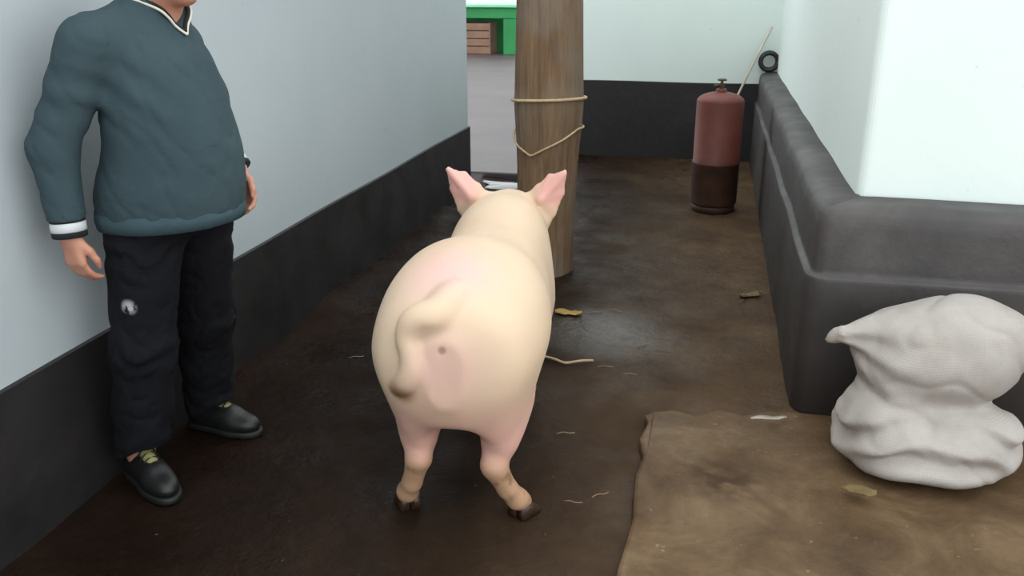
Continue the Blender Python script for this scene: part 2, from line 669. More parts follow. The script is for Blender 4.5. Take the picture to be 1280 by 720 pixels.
# ------------------------------------------------------------------ pig
def pig_material():
    t = NT('pig_skin')
    v = t.coord()
    x, y, z = t.sep(v)
    base = t.ramp(t.noise(v, 3.0, 4), [(0.3, s2l((206, 178, 150))), (0.7, s2l((214, 190, 164)))])
    # pink skin showing through thin bristle: tail head, hams, between the thighs, ears
    pk = t.math('MULTIPLY', t.blob(v, (-0.02, -0.02, 0.76), 0.19, 0.9), 0.85)
    base = t.mix(pk, base, s2l((220, 178, 170)))
    pk = t.math('MULTIPLY', t.blob(v, (0.0, -0.19, 0.56), 0.16, 0.9), 0.7)
    base = t.mix(pk, base, s2l((220, 176, 166)))
    lowm = t.math('SUBTRACT', 1.0, t.smooth(z, 0.29, 0.54))
    base = t.mix(t.math('MULTIPLY', lowm, 0.9), base, s2l((222, 172, 158)))
    for c in ((-0.18, 0.93, 0.80), (0.19, 0.93, 0.80)):
        base = t.mix(t.math('MULTIPLY', t.blob(v, c, 0.12, 0.6), 0.8), base, s2l((226, 168, 162)))
    # yellow dried dirt on the shanks and tail tip
    leg = t.math('SUBTRACT', 1.0, t.smooth(z, 0.17, 0.28))
    base = t.mix(t.math('MULTIPLY', leg, 0.8), base, s2l((168, 134, 98)))
    d2 = t.math('MULTIPLY', leg, t.smooth(t.noise(v, 22, 5), 0.52, 0.68))
    base = t.mix(t.math('MULTIPLY', d2, 0.7), base, s2l((120, 92, 66)))
    st = t.blob(v, (-0.122, -0.210, 0.487), 0.058, 0.85)
    base = t.mix(t.math('MULTIPLY', st, 0.85), base, s2l((128, 84, 48)))
    st = t.blob(v, (-0.003, -0.212, 0.618), 0.016, 0.7)
    base = t.mix(t.math('MULTIPLY', st, 0.55), base, s2l((120, 72, 66)))
    fold = t.noise(v, 9, 3)
    hair = t.noise(t.coord((30, 6, 30)), 12, 3)
    t.bump(t.math('ADD', fold, t.math('MULTIPLY', hair, 0.35)), 0.12, 0.01)
    return t.out(base, 0.55, **{'Subsurface Weight': 0.12, 'Subsurface Scale': 0.02, 'Specular IOR Level': 0.3})


PIG = Vector((-0.64, 2.19, 0))
PIG_R = math.radians(5)
pig = SDF((-0.34, -0.30, -0.02), (0.34, 1.50, 0.98), 0.0075)
st = [(-0.215, 0.03, 0.48, 0.62), (-0.205, 0.115, 0.42, 0.660), (-0.185, 0.160, 0.38, 0.695), (-0.15, 0.190, 0.345, 0.722), (-0.10, 0.210, 0.32, 0.742),
      (-0.03, 0.225, 0.295, 0.757), (0.06, 0.232, 0.28, 0.768), (0.18, 0.230, 0.27, 0.777), (0.28, 0.224, 0.25, 0.770),
      (0.38, 0.218, 0.24, 0.754), (0.48, 0.210, 0.24, 0.736), (0.60, 0.194, 0.25, 0.736), (0.74, 0.180, 0.27, 0.750), (0.86, 0.162, 0.31, 0.757),
      (0.96, 0.146, 0.37, 0.752), (1.05, 0.132, 0.41, 0.735), (1.14, 0.112, 0.42, 0.69), (1.23, 0.088, 0.42, 0.62),
      (1.31, 0.068, 0.425, 0.565), (1.375, 0.058, 0.43, 0.545), (1.395, 0.05, 0.44, 0.535), (1.402, 0.01, 0.48, 0.50)]
S = np.array(st)
X, Y, Z = pig.axes()
yy = Y[0, :, 0]
w = np.interp(yy, S[:, 0], S[:, 1], left=0.004, right=0.004)
zb = np.interp(yy, S[:, 0], S[:, 2])
zt = np.interp(yy, S[:, 0], S[:, 3])
for arr in (w, zb, zt):      # soften the station kinks
    ker = np.hanning(15)[1:-1]; ker /= ker.sum()
    arr[:] = np.convolve(np.pad(arr, 6, mode='edge'), ker, 'valid')
w, zb, zt = (a[None, :, None] for a in (w, zb, zt))
cz, hh = (zb + zt) / 2, np.maximum((zt - zb) / 2, 0.004)
taper = 1 - 0.46 * hsmooth(0.58 - Z, 0.0, 0.28) * (1 - hsmooth(Y, 0.10, 0.45))      # hams narrow towards the legs
w = w * taper
qq = np.maximum((np.abs(X / w) ** 2.4 + np.abs((Z - cz) / hh) ** 2.4), 1e-9) ** (1 / 2.4)
D = (qq - 1) * np.minimum(w, hh)
yout = np.maximum(np.maximum(-0.215 - Y, Y - 1.402), 0)
D = np.where(yout > 0, np.maximum(D, yout), D)
pig.F = D.astype(np.float32)
# hams
for s in (-1, 1):
    pig.ell((s * 0.110, 0.01, 0.52), (0.105, 0.195, 0.16), 0.09)
    pig.ell((s * 0.114, 0.01, 0.375), (0.068, 0.130, 0.140), 0.08)
    # shoulder
    pig.ell((s * 0.110, 0.76, 0.42), (0.09, 0.14, 0.18), 0.06)
# loin hump, nape
pig.ell((0.0, 0.14, 0.60), (0.20, 0.22, 0.178), 0.10)
pig.ell((0.0, 0.82, 0.60), (0.150, 0.20, 0.156), 0.08)
pig.ell((0.0, 0.50, 0.48), (0.186, 0.30, 0.215), 0.06)
# cleft, low between the thighs
pig.cone((0, -0.26, 0.295), (0, 0.06, 0.235), 0.050, 0.080, 0.06, sub=True)
# hind legs: stifle, hock pointing back, shank, pastern splayed outwards
LEGS = {-1: [(-0.130, 0.05, 0.36), (-0.122, -0.02, 0.26), (-0.118, -0.050, 0.205), (-0.146, -0.025, 0.11), (-0.168, 0.000, 0.060), (-0.178, 0.02, 0.042)],
        1: [(0.130, 0.05, 0.36), (0.116, -0.02, 0.26), (0.104, -0.050, 0.195), (0.138, -0.025, 0.11), (0.164, 0.000, 0.062), (0.180, 0.02, 0.044)]}
for s in (-1, 1):
    pig.cone(LEGS[s][0], LEGS[s][1], 0.060, 0.044, 0.06)
    pig.chain(LEGS[s][1:], [0.044, 0.037, 0.029, 0.032, 0.027], 0.014)
    pig.cone((LEGS[s][2][0] - s * 0.012, -0.062, 0.212), (LEGS[s][2][0], -0.05, 0.24), 0.023, 0.025, 0.02)
    # front legs
    fl_ = [(s * 0.11, 0.82, 0.40), (s * 0.095, 0.84, 0.24), (s * 0.090, 0.825, 0.17), (s * 0.088, 0.83, 0.08), (s * 0.088, 0.84, 0.045)]
    pig.chain(fl_, [0.080, 0.052, 0.046, 0.036, 0.032], 0.03)
# head: cheeks, forehead, snout disc
for s in (-1, 1):
    pig.ell((s * 0.075, 1.06, 0.53), (0.062, 0.10, 0.10), 0.05)
    pig.ell((s * 0.055, 1.12, 0.645), (0.03, 0.045, 0.03), 0.03)
pig.ell((0, 1.04, 0.65), (0.105, 0.11, 0.10), 0.05)
pig.cone((0, 1.385, 0.49), (0, 1.40, 0.492), 0.055, 0.055, 0.012)
for s in (-1, 1):
    pig.ell((s * 0.02, 1.452, 0.495), (0.011, 0.025, 0.013), 0.008, sub=True)
pig.cone((-0.05, 1.36, 0.452), (0.05, 1.36, 0.452), 0.004, 0.004, 0.012, sub=True)
# ears: upright, cupped forward
for s in (-1, 1):
    a, b, tip = (s * 0.066, 0.985, 0.738), (s * 0.140, 0.955, 0.640), (s * 0.218, 0.945, 0.848)
    c = (s * 0.130, 0.940, 0.745)
    e0, e1 = (s * 0.112, 0.985, 0.782), (s * 0.160, 0.978, 0.826)
    e2, e3 = (s * 0.180, 0.962, 0.688), (s * 0.210, 0.966, 0.768)
    for tri_ in ((a, c, e0), (e0, c, e1), (c, tip, e1), (b, e2, c), (e2, e3, c), (e3, tip, c), (a, b, c)):
        pig.tri(*tri_, 0.0078, 0.014)
    pig.cone((s * 0.07, 0.99, 0.72), (s * 0.135, 0.97, 0.655), 0.028, 0.028, 0.03)
# tail: lifts from the rump, turns over to the left and hangs against the ham
tail = spline([(0.01, -0.090, 0.715), (-0.028, -0.172, 0.692), (-0.078, -0.188, 0.684), (-0.098, -0.196, 0.645),
               (-0.086, -0.210, 0.600), (-0.086, -0.212, 0.555), (-0.106, -0.200, 0.515), (-0.130, -0.182, 0.495)], 5)
nt = len(tail)
tr_ = np.interp(np.linspace(0, 1, nt), [0, 0.2, 0.4, 0.6, 0.8, 1], [0.045, 0.034, 0.019, 0.016, 0.022, 0.012])
pig.chain([tuple(p) for p in tail], list(tr_), 0.024)
# fold under the tail head, anal dimple
pig.cone((-0.045, -0.234, 0.664), (0.005, -0.232, 0.662), 0.010, 0.014, 0.03, sub=True)
pig.ell((-0.003, -0.224, 0.618), (0.006, 0.014, 0.008), 0.015, sub=True)
pig_me = pig.mesh('pig', 3)
pig_o = link('pig', pig_me, pig_material(), None, True)
pig_o.location, pig_o.rotation_euler = PIG, (0, 0, PIG_R)
tag(pig_o, 'large pale pink pig standing in the lane with its rump turned and tail hanging', 'pig')

M_hoof = plain('horn', (40, 27, 20), (66, 46, 33), 0.35, 20, 0.2, 60)


def toe_mesh():
    bm = bmesh.new()
    secs = [(-0.030, 0.016, 0.0, 0.046), (-0.005, 0.019, 0.0, 0.052), (0.025, 0.017, 0.0, 0.040), (0.046, 0.011, 0.0, 0.022), (0.056, 0.005, 0.0, 0.008)]
    rings = []
    for y, w_, z0, z1 in secs:
        r = []
        for k in range(10):
            a = 2 * math.pi * k / 10
            xx = math.copysign(abs(math.cos(a)) ** 0.7, math.cos(a)) * w_
            zz = (z0 + z1) / 2 + math.copysign(abs(math.sin(a)) ** 0.6, math.sin(a)) * (z1 - z0) / 2
            r.append(bm.verts.new((xx * (1.0 if zz < 0.02 else 0.85), y, zz)))
        rings.append(r)
    for A, B in zip(rings, rings[1:]):
        for k in range(10):
            bm.faces.new((A[k], A[(k + 1) % 10], B[(k + 1) % 10], B[k]))
    bm.faces.new(rings[0][::-1])
    bm.faces.new(rings[-1])
    me = bpy.data.meshes.new('hoof')
    bmesh.ops.recalc_face_normals(bm, faces=bm.faces)
    bm.to_mesh(me)
    bm.free()
    me.materials.append(M_hoof)
    me.polygons.foreach_set('use_smooth', np.ones(len(me.polygons), dtype=bool))
    return me


toe = toe_mesh()
for (fx, fy, ang) in ((-0.172, 0.02, 0.45), (0.176, 0.02, -0.55), (-0.088, 0.84, 0.1), (0.088, 0.84, -0.1)):
    for s in (-1, 1):
        h = bpy.data.objects.new('hoof', toe)
        C.objects.link(h)
        h.parent = pig_o
        h.location = (fx + s * 0.020 * math.cos(ang), fy + s * 0.020 * math.sin(ang), -0.004)
        h.rotation_euler = (0, 0, ang - s * 0.12)
M_eye = plain('dark_eye', (16, 12, 10), (22, 16, 14), 0.15, 4, 0)
for s in (-1, 1):
    bm = bmesh.new()
    bmesh.ops.create_uvsphere(bm, u_segments=12, v_segments=8, radius=0.012)
    e = bm_obj('eye', bm, M_eye, pig_o, True)
    e.location = (s * 0.083, 1.135, 0.625)

# ------------------------------------------------------------------ man in the teal sweater
MAN = (-1.60, 2.28, 0)
man = empty('person', MAN, math.radians(-14))
tag(man, 'person in teal grey sweater and dark trousers standing against the pale wall', 'person')

M_skin = plain('skin', (178, 122, 100), (194, 138, 114), 0.5, 9, 0.1, 90, **{'Subsurface Weight': 0.08, 'Subsurface Scale': 0.01})


def cloth(name, c1, c2, rough=0.9, fold=7.0, fb=0.35):
    t = NT(name)
    v = t.coord()
    col = t.ramp(t.noise(v, 4, 5), [(0.3, s2l(c1)), (0.7, s2l(c2))])
    h = t.math('ADD', t.noise(v, fold, 3, 0.5, 0.8), t.math('MULTIPLY', t.noise(v, 220, 2), 0.12))
    t.bump(h, fb, 0.03)
    return t.out(col, rough, **{'Sheen Weight': 0.0, 'Specular IOR Level': 0.2})


M_sweater = cloth('teal_knit', (52, 68, 73), (62, 78, 83))
M_rib = cloth('teal_rib', (54, 72, 78), (64, 82, 88), fold=30, fb=0.15)
def trouser_material():
    m = cloth('charcoal_denim', (15, 15, 19), (23, 23, 29), fold=9, fb=0.5)
    t = NT.__new__(NT)
    t.m, t.t = m, m.node_tree
    t.b = m.node_tree.nodes['Principled BSDF']
    v = t.coord()
    src = t.b.inputs['Base Color'].links[0].from_socket
    mark = t.math('MULTIPLY', t.blob(v, (0.075, -0.222, 0.625), 0.034, 0.5), t.smooth(t.noise(v, 45, 3), 0.38, 0.5))
    t.l(t.mix(mark, src, s2l((176, 178, 182))), t.b.inputs['Base Color'])
    return m


M_trouser = trouser_material()
M_cream = plain('cream_piping', (206, 200, 184), (222, 216, 202), 0.8, 20, 0)
M_black = plain('black_knit', (16, 17, 20), (24, 25, 28), 0.9, 20, 0.2, 90)
M_white = plain('white_knit', (196, 200, 202), (214, 216, 216), 0.85, 20, 0)
M_hair = plain('black_hair', (18, 14, 12), (34, 26, 22), 0.5, 30, 0.6, 80, (1, 1, 0.2))
M_shoe = plain('black_leather', (16, 16, 16), (27, 27, 27), 0.45, 14, 0.2, 60)
M_sole = plain('black_rubber', (14, 14, 14), (22, 22, 22), 0.6, 14, 0.2, 60)
M_tongue = plain('olive_tongue', (120, 118, 70), (146, 142, 92), 0.7, 30, 0.2, 90)

HR, HL = (0.03, -0.10, 0.86), (0.03, 0.10, 0.86)
KR, KL = (0.02, -0.135, 0.47), (-0.03, 0.165, 0.46)
AR, AL = (-0.06, -0.14, 0.085), (-0.13, 0.215, 0.085)
SR, SL = (0.05, -0.20, 1.345), (0.0, 0.15, 1.315)
ER, EL = (-0.03, -0.285, 1.09), (-0.03, 0.225, 1.10)
WR, WL = (-0.01, -0.295, 0.86), (0.105, 0.235, 0.955)

body = SDF((-0.30, -0.42, -0.01), (0.46, 0.42, 1.76), 0.0065)
# trunk under the clothes
body.ell((0.04, 0, 0.90), (0.12, 0.155, 0.13), 0.05)
body.ell((0.105, -0.02, 1.04), (0.155, 0.155, 0.19), 0.06)
body.ell((0.09, -0.015, 1.24), (0.12, 0.155, 0.17), 0.06)
body.cone((0.06, -0.15, 1.36), (0.04, 0.11, 1.345), 0.052, 0.046, 0.05)
# neck and head (chin forward, eyes cast down towards the pig)
body.cone((0.085, 0, 1.37), (0.130, 0, 1.50), 0.068, 0.060, 0.03)
body.ell((0.140, 0, 1.590), (0.100, 0.077, 0.105), 0.03)
body.ell((0.165, 0, 1.520), (0.068, 0.060, 0.072), 0.03)
body.ell((0.215, 0, 1.470), (0.030, 0.032, 0.026), 0.03)
body.cone((0.236, 0, 1.585), (0.256, 0, 1.545), 0.010, 0.016, 0.02)
for s in (-1, 1):
    body.ell((0.244, s * 0.014, 1.540), (0.012, 0.011, 0.010), 0.012)
    body.ell((0.228, s * 0.033, 1.588), (0.016, 0.017, 0.011), 0.012, sub=True)
    body.ell((0.226, s * 0.034, 1.608), (0.018, 0.026, 0.008), 0.016)
    body.ell((0.208, s * 0.048, 1.545), (0.026, 0.024, 0.026), 0.03)
    body.ell((0.120, s * 0.082, 1.565), (0.022, 0.010, 0.034), 0.012)
body.cone((0.232, -0.020, 1.508), (0.232, 0.020, 1.508), 0.008, 0.008, 0.012)
body.cone((0.234, -0.018, 1.494), (0.234, 0.018, 1.494), 0.009, 0.009, 0.012)
body.cone((0.247, -0.026, 1.501), (0.247, 0.026, 1.501), 0.006, 0.006, 0.006, sub=True)
# legs
for h_, k_, a_ in ((HR, KR, AR), (HL, KL, AL)):
    body.chain([h_, k_, a_], [0.080, 0.055, 0.040], 0.03)
    body.cone(a_, (a_[0], a_[1], 0.06), 0.038, 0.035, 0.02)
# arms
for s_, e_, w_ in ((SR, ER, WR), (SL, EL, WL)):
    body.chain([s_, e_, w_], [0.045, 0.036, 0.027], 0.02)


def hand(w, e, side, curl):
    """palm and five fingers hanging from wrist w; side=+1 left hand"""
    w, e = Vector(w), Vector(e)
    ax = (w - e).normalized()
    ax = (ax * 0.6 + Vector((0.10, 0, -0.8))).normalized()
    fwd = Vector((1, 0, 0))
    fwd = (fwd - ax * fwd.dot(ax)).normalized()            # thumb side points forward
    pal = ax.cross(fwd) * 1.0
    if pal.y * side > 0:
        pal = -pal                                            # palm faces the thigh
    P = lambda a, f, p: tuple(w + ax * a + fwd * f + pal * p)
    body.chain([P(-0.02, 0, 0), P(0.02, 0, 0)], [0.027, 0.026], 0.015)
    for f in (-0.026, -0.009, 0.009, 0.026):
        body.cone(P(0.01, f * 0.6, 0), P(0.085, f, 0), 0.015, 0.0125, 0.012)
    for f, L in ((0.027, 0.068), (0.009, 0.078), (-0.009, 0.072), (-0.027, 0.058)):
        p = [P(0.085, f, 0), P(0.085 + 0.42 * L, f * 1.06, 0.15 * L * curl + 0.004),
             P(0.085 + 0.66 * L, f * 1.08, 0.50 * L * curl), P(0.085 + 0.74 * L, f * 1.06, 0.82 * L * curl)]
        body.chain(p, [0.0105, 0.0095, 0.0088, 0.0075], 0.004)
    body.chain([P(0.020, 0.018, 0.004), P(0.055, 0.046, 0.014), P(0.082, 0.052, 0.026), P(0.104, 0.048, 0.034)],
               [0.0135, 0.0115, 0.010, 0.008], 0.008)


hand(WR, ER, -1, 0.9)
hand(WL, EL, 1, 0.9)
link('body', body.mesh('body', 2), M_skin, man, True)

# hair: cap over the skull
hs = SDF((0.0, -0.12, 1.48), (0.28, 0.12, 1.74), 0.006)
hs.ell((0.132, 0, 1.606), (0.104, 0.086, 0.106), 0.02)
hs.ell((0.215, 0, 1.575), (0.075, 0.075, 0.072), 0.02, sub=True)
hs.ell((0.135, 0, 1.50), (0.2, 0.2, 0.045), 0.02, sub=True)
X, Y, Z = hs.axes()
hs.F += 0.003 * wob(X, Y, Z, 4, 60)
link('hair', hs.mesh('hair', 1), M_hair, man, True)
for s in (-1, 1):
    bm = bmesh.new()
    bmesh.ops.create_uvsphere(bm, u_segments=10, v_segments=8, radius=0.011)
    e = bm_obj('eye', bm, M_eye, man, True)
    e.location = (0.222, s * 0.033, 1.588)

# sweater
sw = SDF((-0.26, -0.42, 0.78), (0.46, 0.42, 1.56), 0.007)
sw.ell((0.05, -0.02, 0.90), (0.175, 0.195, 0.17), 0.06)
sw.ell((0.110, -0.01, 1.03), (0.182, 0.195, 0.215), 0.08)
sw.ell((0.098, -0.01, 0.91), (0.178, 0.185, 0.16), 0.06)
sw.ell((0.095, -0.015, 1.22), (0.150, 0.180, 0.19), 0.08)
sw.cone((0.055, -0.165, 1.355), (0.04, 0.125, 1.345), 0.066, 0.060, 0.06)
sw.cone((0.085, 0, 1.39), (0.110, 0, 1.45), 0.094, 0.082, 0.05)
for s_, b_ in ((SR, -1), (SL, 1)):
    sw.cone((0.075, 0, 1.405), (s_[0], s_[1] * 0.8, s_[2] + 0.012), 0.066, 0.062, 0.05)
for s_, e_, w_ in ((SR, ER, WR), (SL, EL, WL)):
    sw.chain([s_, e_, w_], [0.078, 0.060, 0.046], 0.03)
X, Y, Z = sw.axes()
sw.F += 0.004 * wob(X, Y, 0.6 * Z, 21, 9) + 0.004 * np.exp(-(wob(X, Y, Z, 22, 12) / 0.10) ** 2)
# creases falling from the armpits
sw.F += 0.006 * np.sin(70 * (Z + 0.5 * X) + 3 * wob(X, Y, Z, 23, 6)) * np.exp(-((Z - 1.22) / 0.09) ** 2) * hsmooth(np.abs(Y), 0.08, 0.14) * 0.6
# hem, cuffs and V neck cut clean
hem_z = 0.866 + 0.008 * np.clip((X - 0.15) / 0.2, -1, 1)
arm_zone = (Y < -0.232) | (Y > 0.205)
sw.F = np.maximum(sw.F, np.where(arm_zone, np.where(Y > 0, 0.985, 0.895) - Z, hem_z - Z)).astype(np.float32)
neckline = 1.440 - 0.5 * (X - 0.08) + np.abs(Y) * 0.75
top_cut = Z - np.where(X > 0.08, np.minimum(neckline, 1.462), 1.462)
sw.F = np.maximum(sw.F, np.where(np.abs(Y) < 0.12, top_cut, -1)).astype(np.float32)
swo = link('sweater', sw.mesh('sweater', 2), M_sweater, man, True)

# ribbed hem band: sampled round the sweater outline
def ring_on(sdf, zf, n=72, grow=0.004, cx=0.10):
    pts = []
    for k in range(n):
        a = 2 * math.pi * k / n
        z = zf(0)
        last = 0.1
        for _ in range(2):
            for r in np.arange(0.05, 0.30, 0.003):
                x, y = cx + r * math.cos(a), r * math.sin(a)
                if y < -0.228 or y > 0.200:
                    last = r
                    break
                z = zf(x)
                i = np.round((np.array((x, y, z + 0.03)) - sdf.lo) / sdf.h).astype(int)
                if sdf.F[i[0], i[1], i[2]] > 0:
                    last = r
                    break
        pts.append((cx + (last + grow) * math.cos(a), (last + grow) * math.sin(a)))
    return pts


def strip(name, pts, zf0, zf1, thick, mat, parent, cx=0.10):
    bm = bmesh.new()
    n = len(pts)
    rows = []
    for (x, y) in pts:
        d = Vector((x - cx, y, 0)).normalized()
        z0, z1 = zf0(x), zf1(x)
        p = Vector((x, y, 0))
        rows.append([bm.verts.new(p + Vector((0, 0, z0)) - d * 0.03), bm.verts.new(p + Vector((0, 0, z0)) + d * (thick - 0.004)),
                     bm.verts.new(p + Vector((0, 0, (z0 + z1) / 2)) + d * thick), bm.verts.new(p + Vector((0, 0, z1)) - d * 0.002),
                     bm.verts.new(p + Vector((0, 0, z1)) - d * 0.03)])
    for i in range(n):
        a, b = rows[i], rows[(i + 1) % n]
        for k in range(5):
            bm.faces.new((a[k], a[(k + 1) % 5], b[(k + 1) % 5], b[k]))
    return bm_obj(name, bm, mat, parent, True)


hz = lambda x: 0.846 + 0.008 * max(-1, min(1, (x - 0.15) / 0.2))
hp = ring_on(sw, hz)
for _ in range(3):
    hp = [tuple((np.array(hp[k - 1]) + 2 * np.array(hp[k]) + np.array(hp[(k + 1) % len(hp)])) / 4) for k in range(len(hp))]
strip('hem', hp, hz, lambda x: hz(x) + 0.05, 0.001, M_rib, swo)


# collar: cream piping over a black inner band, meeting in a V at the chest
def surf_x(y, z):
    """front surface of the sweater at (y, z)"""
    xs = np.arange(0.36, 0.0, -0.002)
    i = np.round((np.stack([xs, np.full_like(xs, y), np.full_like(xs, z)], 1) - sw.lo) / sw.h).astype(int)
    f = sw.F[i[:, 0], i[:, 1], i[:, 2]]
    k = np.argmax(f < 0.0)
    return float(xs[k])


vtip = Vector((surf_x(0, 1.362) + 0.006, 0, 1.370))
for s in (-1, 1):
    side = [vtip]
    for q in (0.25, 0.5, 0.75):
        yq, zq = s * 0.085 * q, 1.370 + 0.090 * q
        side.append(Vector((max(surf_x(yq, zq - 0.012), 0.10) + 0.004, yq, zq)))
    side += [Vector((0.105, s * 0.086, 1.464)), Vector((0.05, s * 0.066, 1.472)), Vector((0.025, s * 0.0, 1.470))]
    p = spline(side, 6)
    tube('collar_piping', p, 0.0035, M_cream, swo, 8)
    tube('collar_band', [Vector((v.x - 0.006, v.y * 0.92, v.z + 0.006)) for v in p], 0.006, M_black, swo, 8)

# striped cuffs
for w_, e_ in ((WR, ER), (WL, EL)):
    w_, e_ = Vector(w_), Vector(e_)
    ax = (e_ - w_).normalized()
    for i, (d0, d1, m_) in enumerate(((-0.012, 0.004, M_black), (0.004, 0.030, M_white), (0.030, 0.044, M_black), (0.044, 0.07, M_rib))):
        bm = bmesh.new()
        add_tube(bm, [w_ + ax * d0, w_ + ax * (d0 + 0.003), w_ + ax * (d1 - 0.003), w_ + ax * d1],
                 [0.043, 0.046, 0.046, 0.043] if i < 3 else [0.046, 0.05, 0.05, 0.047], 20)
        bm_obj('cuff', bm, m_, swo, True)

# trousers
tr = SDF((-0.30, -0.36, 0.02), (0.42, 0.40, 0.98), 0.007)
tr.ell((0.05, 0, 0.90), (0.145, 0.185, 0.13), 0.05)
for h_, k_, a_ in ((HR, KR, AR), (HL, KL, AL)):
    h2 = (h_[0] + 0.02, h_[1] * 1.0, h_[2])
    mid = tuple(np.array(k_) * 0.5 + np.array(a_) * 0.5)
    an = (a_[0] + 0.01, a_[1], a_[2])
    tr.chain([h2, k_, mid, an], [0.112, 0.086, 0.080, 0.082], 0.04)
X, Y, Z = tr.axes()
tr.F += 0.006 * wob(X, Y, Z * 0.8, 31, 12) + 0.007 * np.exp(-(wob(X, Y, Z, 32, 18) / 0.12) ** 2)
for kz in (0.17, 0.45, 0.78):
    tr.F += 0.005 * np.sin(70 * Z + 7 * wob(X, Y, 0.5 * Z, 33, 12)) * np.exp(-((Z - kz) / 0.07) ** 2)
tr.F = np.maximum(tr.F, 0.105 + 0.03 * np.clip((X + 0.06) / 0.06, -1, 1) - Z).astype(np.float32)
tr.F = np.maximum(tr.F, Z - 0.95).astype(np.float32)
tro = link('trousers', tr.mesh('trousers', 2), M_trouser, man, True)

def shoe(anchor, toe_dir):
    sh = SDF((-0.10, -0.07, -0.005), (0.24, 0.07, 0.15), 0.005)
    sh.cone((-0.035, 0, 0.045), (0.10, 0, 0.042), 0.042, 0.045, 0.03)
    sh.ell((0.135, 0.0, 0.038), (0.075, 0.046, 0.036), 0.03)
    sh.cone((-0.02, 0, 0.06), (0.0, 0, 0.11), 0.040, 0.040, 0.03)
    sh.ell((0.06, 0, 0.07), (0.06, 0.035, 0.03), 0.03)
    X, Y, Z = sh.axes()
    sh.F = np.maximum(np.maximum(sh.F, 0.018 - Z), Z - 0.125).astype(np.float32)
    o = link('shoe', sh.mesh('shoe', 1), M_shoe, man, True)
    o.location = (anchor[0], anchor[1], 0)
    o.rotation_euler = (0, 0, toe_dir)
    so = SDF((-0.10, -0.07, -0.01), (0.24, 0.07, 0.04), 0.004)
    so.cone((-0.038, 0, 0.01), (0.10, 0, 0.01), 0.047, 0.050, 0.01)
    so.ell((0.135, 0, 0.01), (0.083, 0.051, 0.05), 0.03)
    X, Y, Z = so.axes()
    so.F = np.maximum(np.maximum(so.F, 0.0 - Z), Z - 0.022).astype(np.float32)
    link('sole', so.mesh('sole', 1), M_sole, o, True)
    tg = SDF((0.0, -0.05, 0.03), (0.13, 0.05, 0.16), 0.004)
    tg.cone((0.028, 0, 0.118), (0.085, 0, 0.086), 0.021, 0.020, 0.01)
    link('tongue', tg.mesh('tongue', 1), M_tongue, o, True)
    for i in range(4):
        x = 0.045 + i * 0.017
        z = 0.121 - i * 0.0095
        tube('lace', spline([(x, -0.028, z - 0.016), (x + 0.004, -0.012, z + 0.003), (x + 0.004, 0.012, z + 0.003), (x, 0.028, z - 0.016)], 3),
             0.0028, M_black, o, 6)
    return o


shoe(AR, math.radians(-33 + 14))
shoe(AL, math.radians(-7 + 14))

# ------------------------------------------------------------------ wooden post with ropes
def post_material():
    t = NT('weathered_trunk')
    v = t.coord()
    g = t.coord((14, 14, 1.0))
    f = t.noise(g, 2.2, 6, 0.65, 0.6)
    col = t.ramp(f, [(0.25, s2l((82, 60, 42))), (0.5, s2l((122, 95, 68))), (0.8, s2l((150, 122, 92)))])
    m = t.noise(v, 2.5, 4)
    col = t.mix(t.math('MULTIPLY', t.smooth(m, 0.45, 0.65), 0.5), col, s2l((128, 118, 108)))
    t.bump(t.math('ADD', f, t.math('MULTIPLY', t.noise(g, 9, 4), 0.5)), 0.7, 0.02)
    return t.out(col, 0.85)


POST = (-0.845, 4.60)
post_r = lambda z: np.interp(z, [0, 0.25, 0.6, 0.9, 1.2, 1.5, 3.0], [0.155, 0.150, 0.158, 0.176, 0.168, 0.160, 0.150])
bm = bmesh.new()
rings = []
nseg = 56
for i in range(80):
    z = -0.08 + (WH + 0.05) * i / 79
    ring = []
    for k in range(nseg):
        a = 2 * math.pi * k / nseg
        r = float(post_r(z)) * (1 + 0.035 * math.sin(2 * a + 0.8 * z) + 0.02 * math.sin(5 * a + 1.1 * math.sin(2 * z))
                                + 0.008 * math.sin(17 * a + 3 * math.sin(1.2 * z)) + 0.006 * math.sin(9 * z + 3 * a))
        ring.append(bm.verts.new((r * math.cos(a) + 0.012 * math.sin(1.6 * z), r * math.sin(a), z)))
    rings.append(ring)
for A, B in zip(rings, rings[1:]):
    for k in range(nseg):
        bm.faces.new((A[k], A[(k + 1) % nseg], B[(k + 1) % nseg], B[k]))
bm.faces.new(rings[0][::-1])
bm.faces.new(rings[-1])
po = bm_obj('wooden_post', bm, post_material(), None, True)
po.location = (*POST, 0)
tag(po, 'thick weathered brown tree trunk post standing in the lane behind the pig', 'post')

M_rope = plain('pale_rope', (176, 148, 112), (204, 178, 142), 0.85, 60, 0.6, 160)


def post_loop(name, zfun, rad, label):
    pts = []
    for k in range(64):
        a = 2 * math.pi * k / 64
        z = zfun(a)
        r = float(post_r(z)) * (1 + 0.035 * math.sin(2 * a + 0.8 * z) + 0.02 * math.sin(5 * a + 1.1 * math.sin(2 * z))) + rad + 0.004
        pts.append((r * math.cos(a) + 0.012 * math.sin(1.6 * z), r * math.sin(a), z))
    o = tube(name, pts, rad, M_rope, None, 8, True)
    o.location = (*POST, 0)
    return tag(o, label, 'rope', 'ropes tied round the wooden post')


post_loop('rope_ring', lambda a: 0.935 + 0.008 * math.cos(a + 0.4) - 0.006 * math.sin(a), 0.008,
          'tight level ring of pale rope round the wooden post')


def vrope(a):
    # hangs as a slack V on the near side of the trunk (angles about -pi/2)
    d = (a + math.pi / 2 + 0.35 + math.pi) % (2 * math.pi) - math.pi
    return 0.655 + 0.135 * min(1.0, (abs(d) / 1.6)) ** 0.9


post_loop('rope_loop', vrope, 0.0055, 'thin slack rope sagging in a V on the wooden post, below the rope ring')

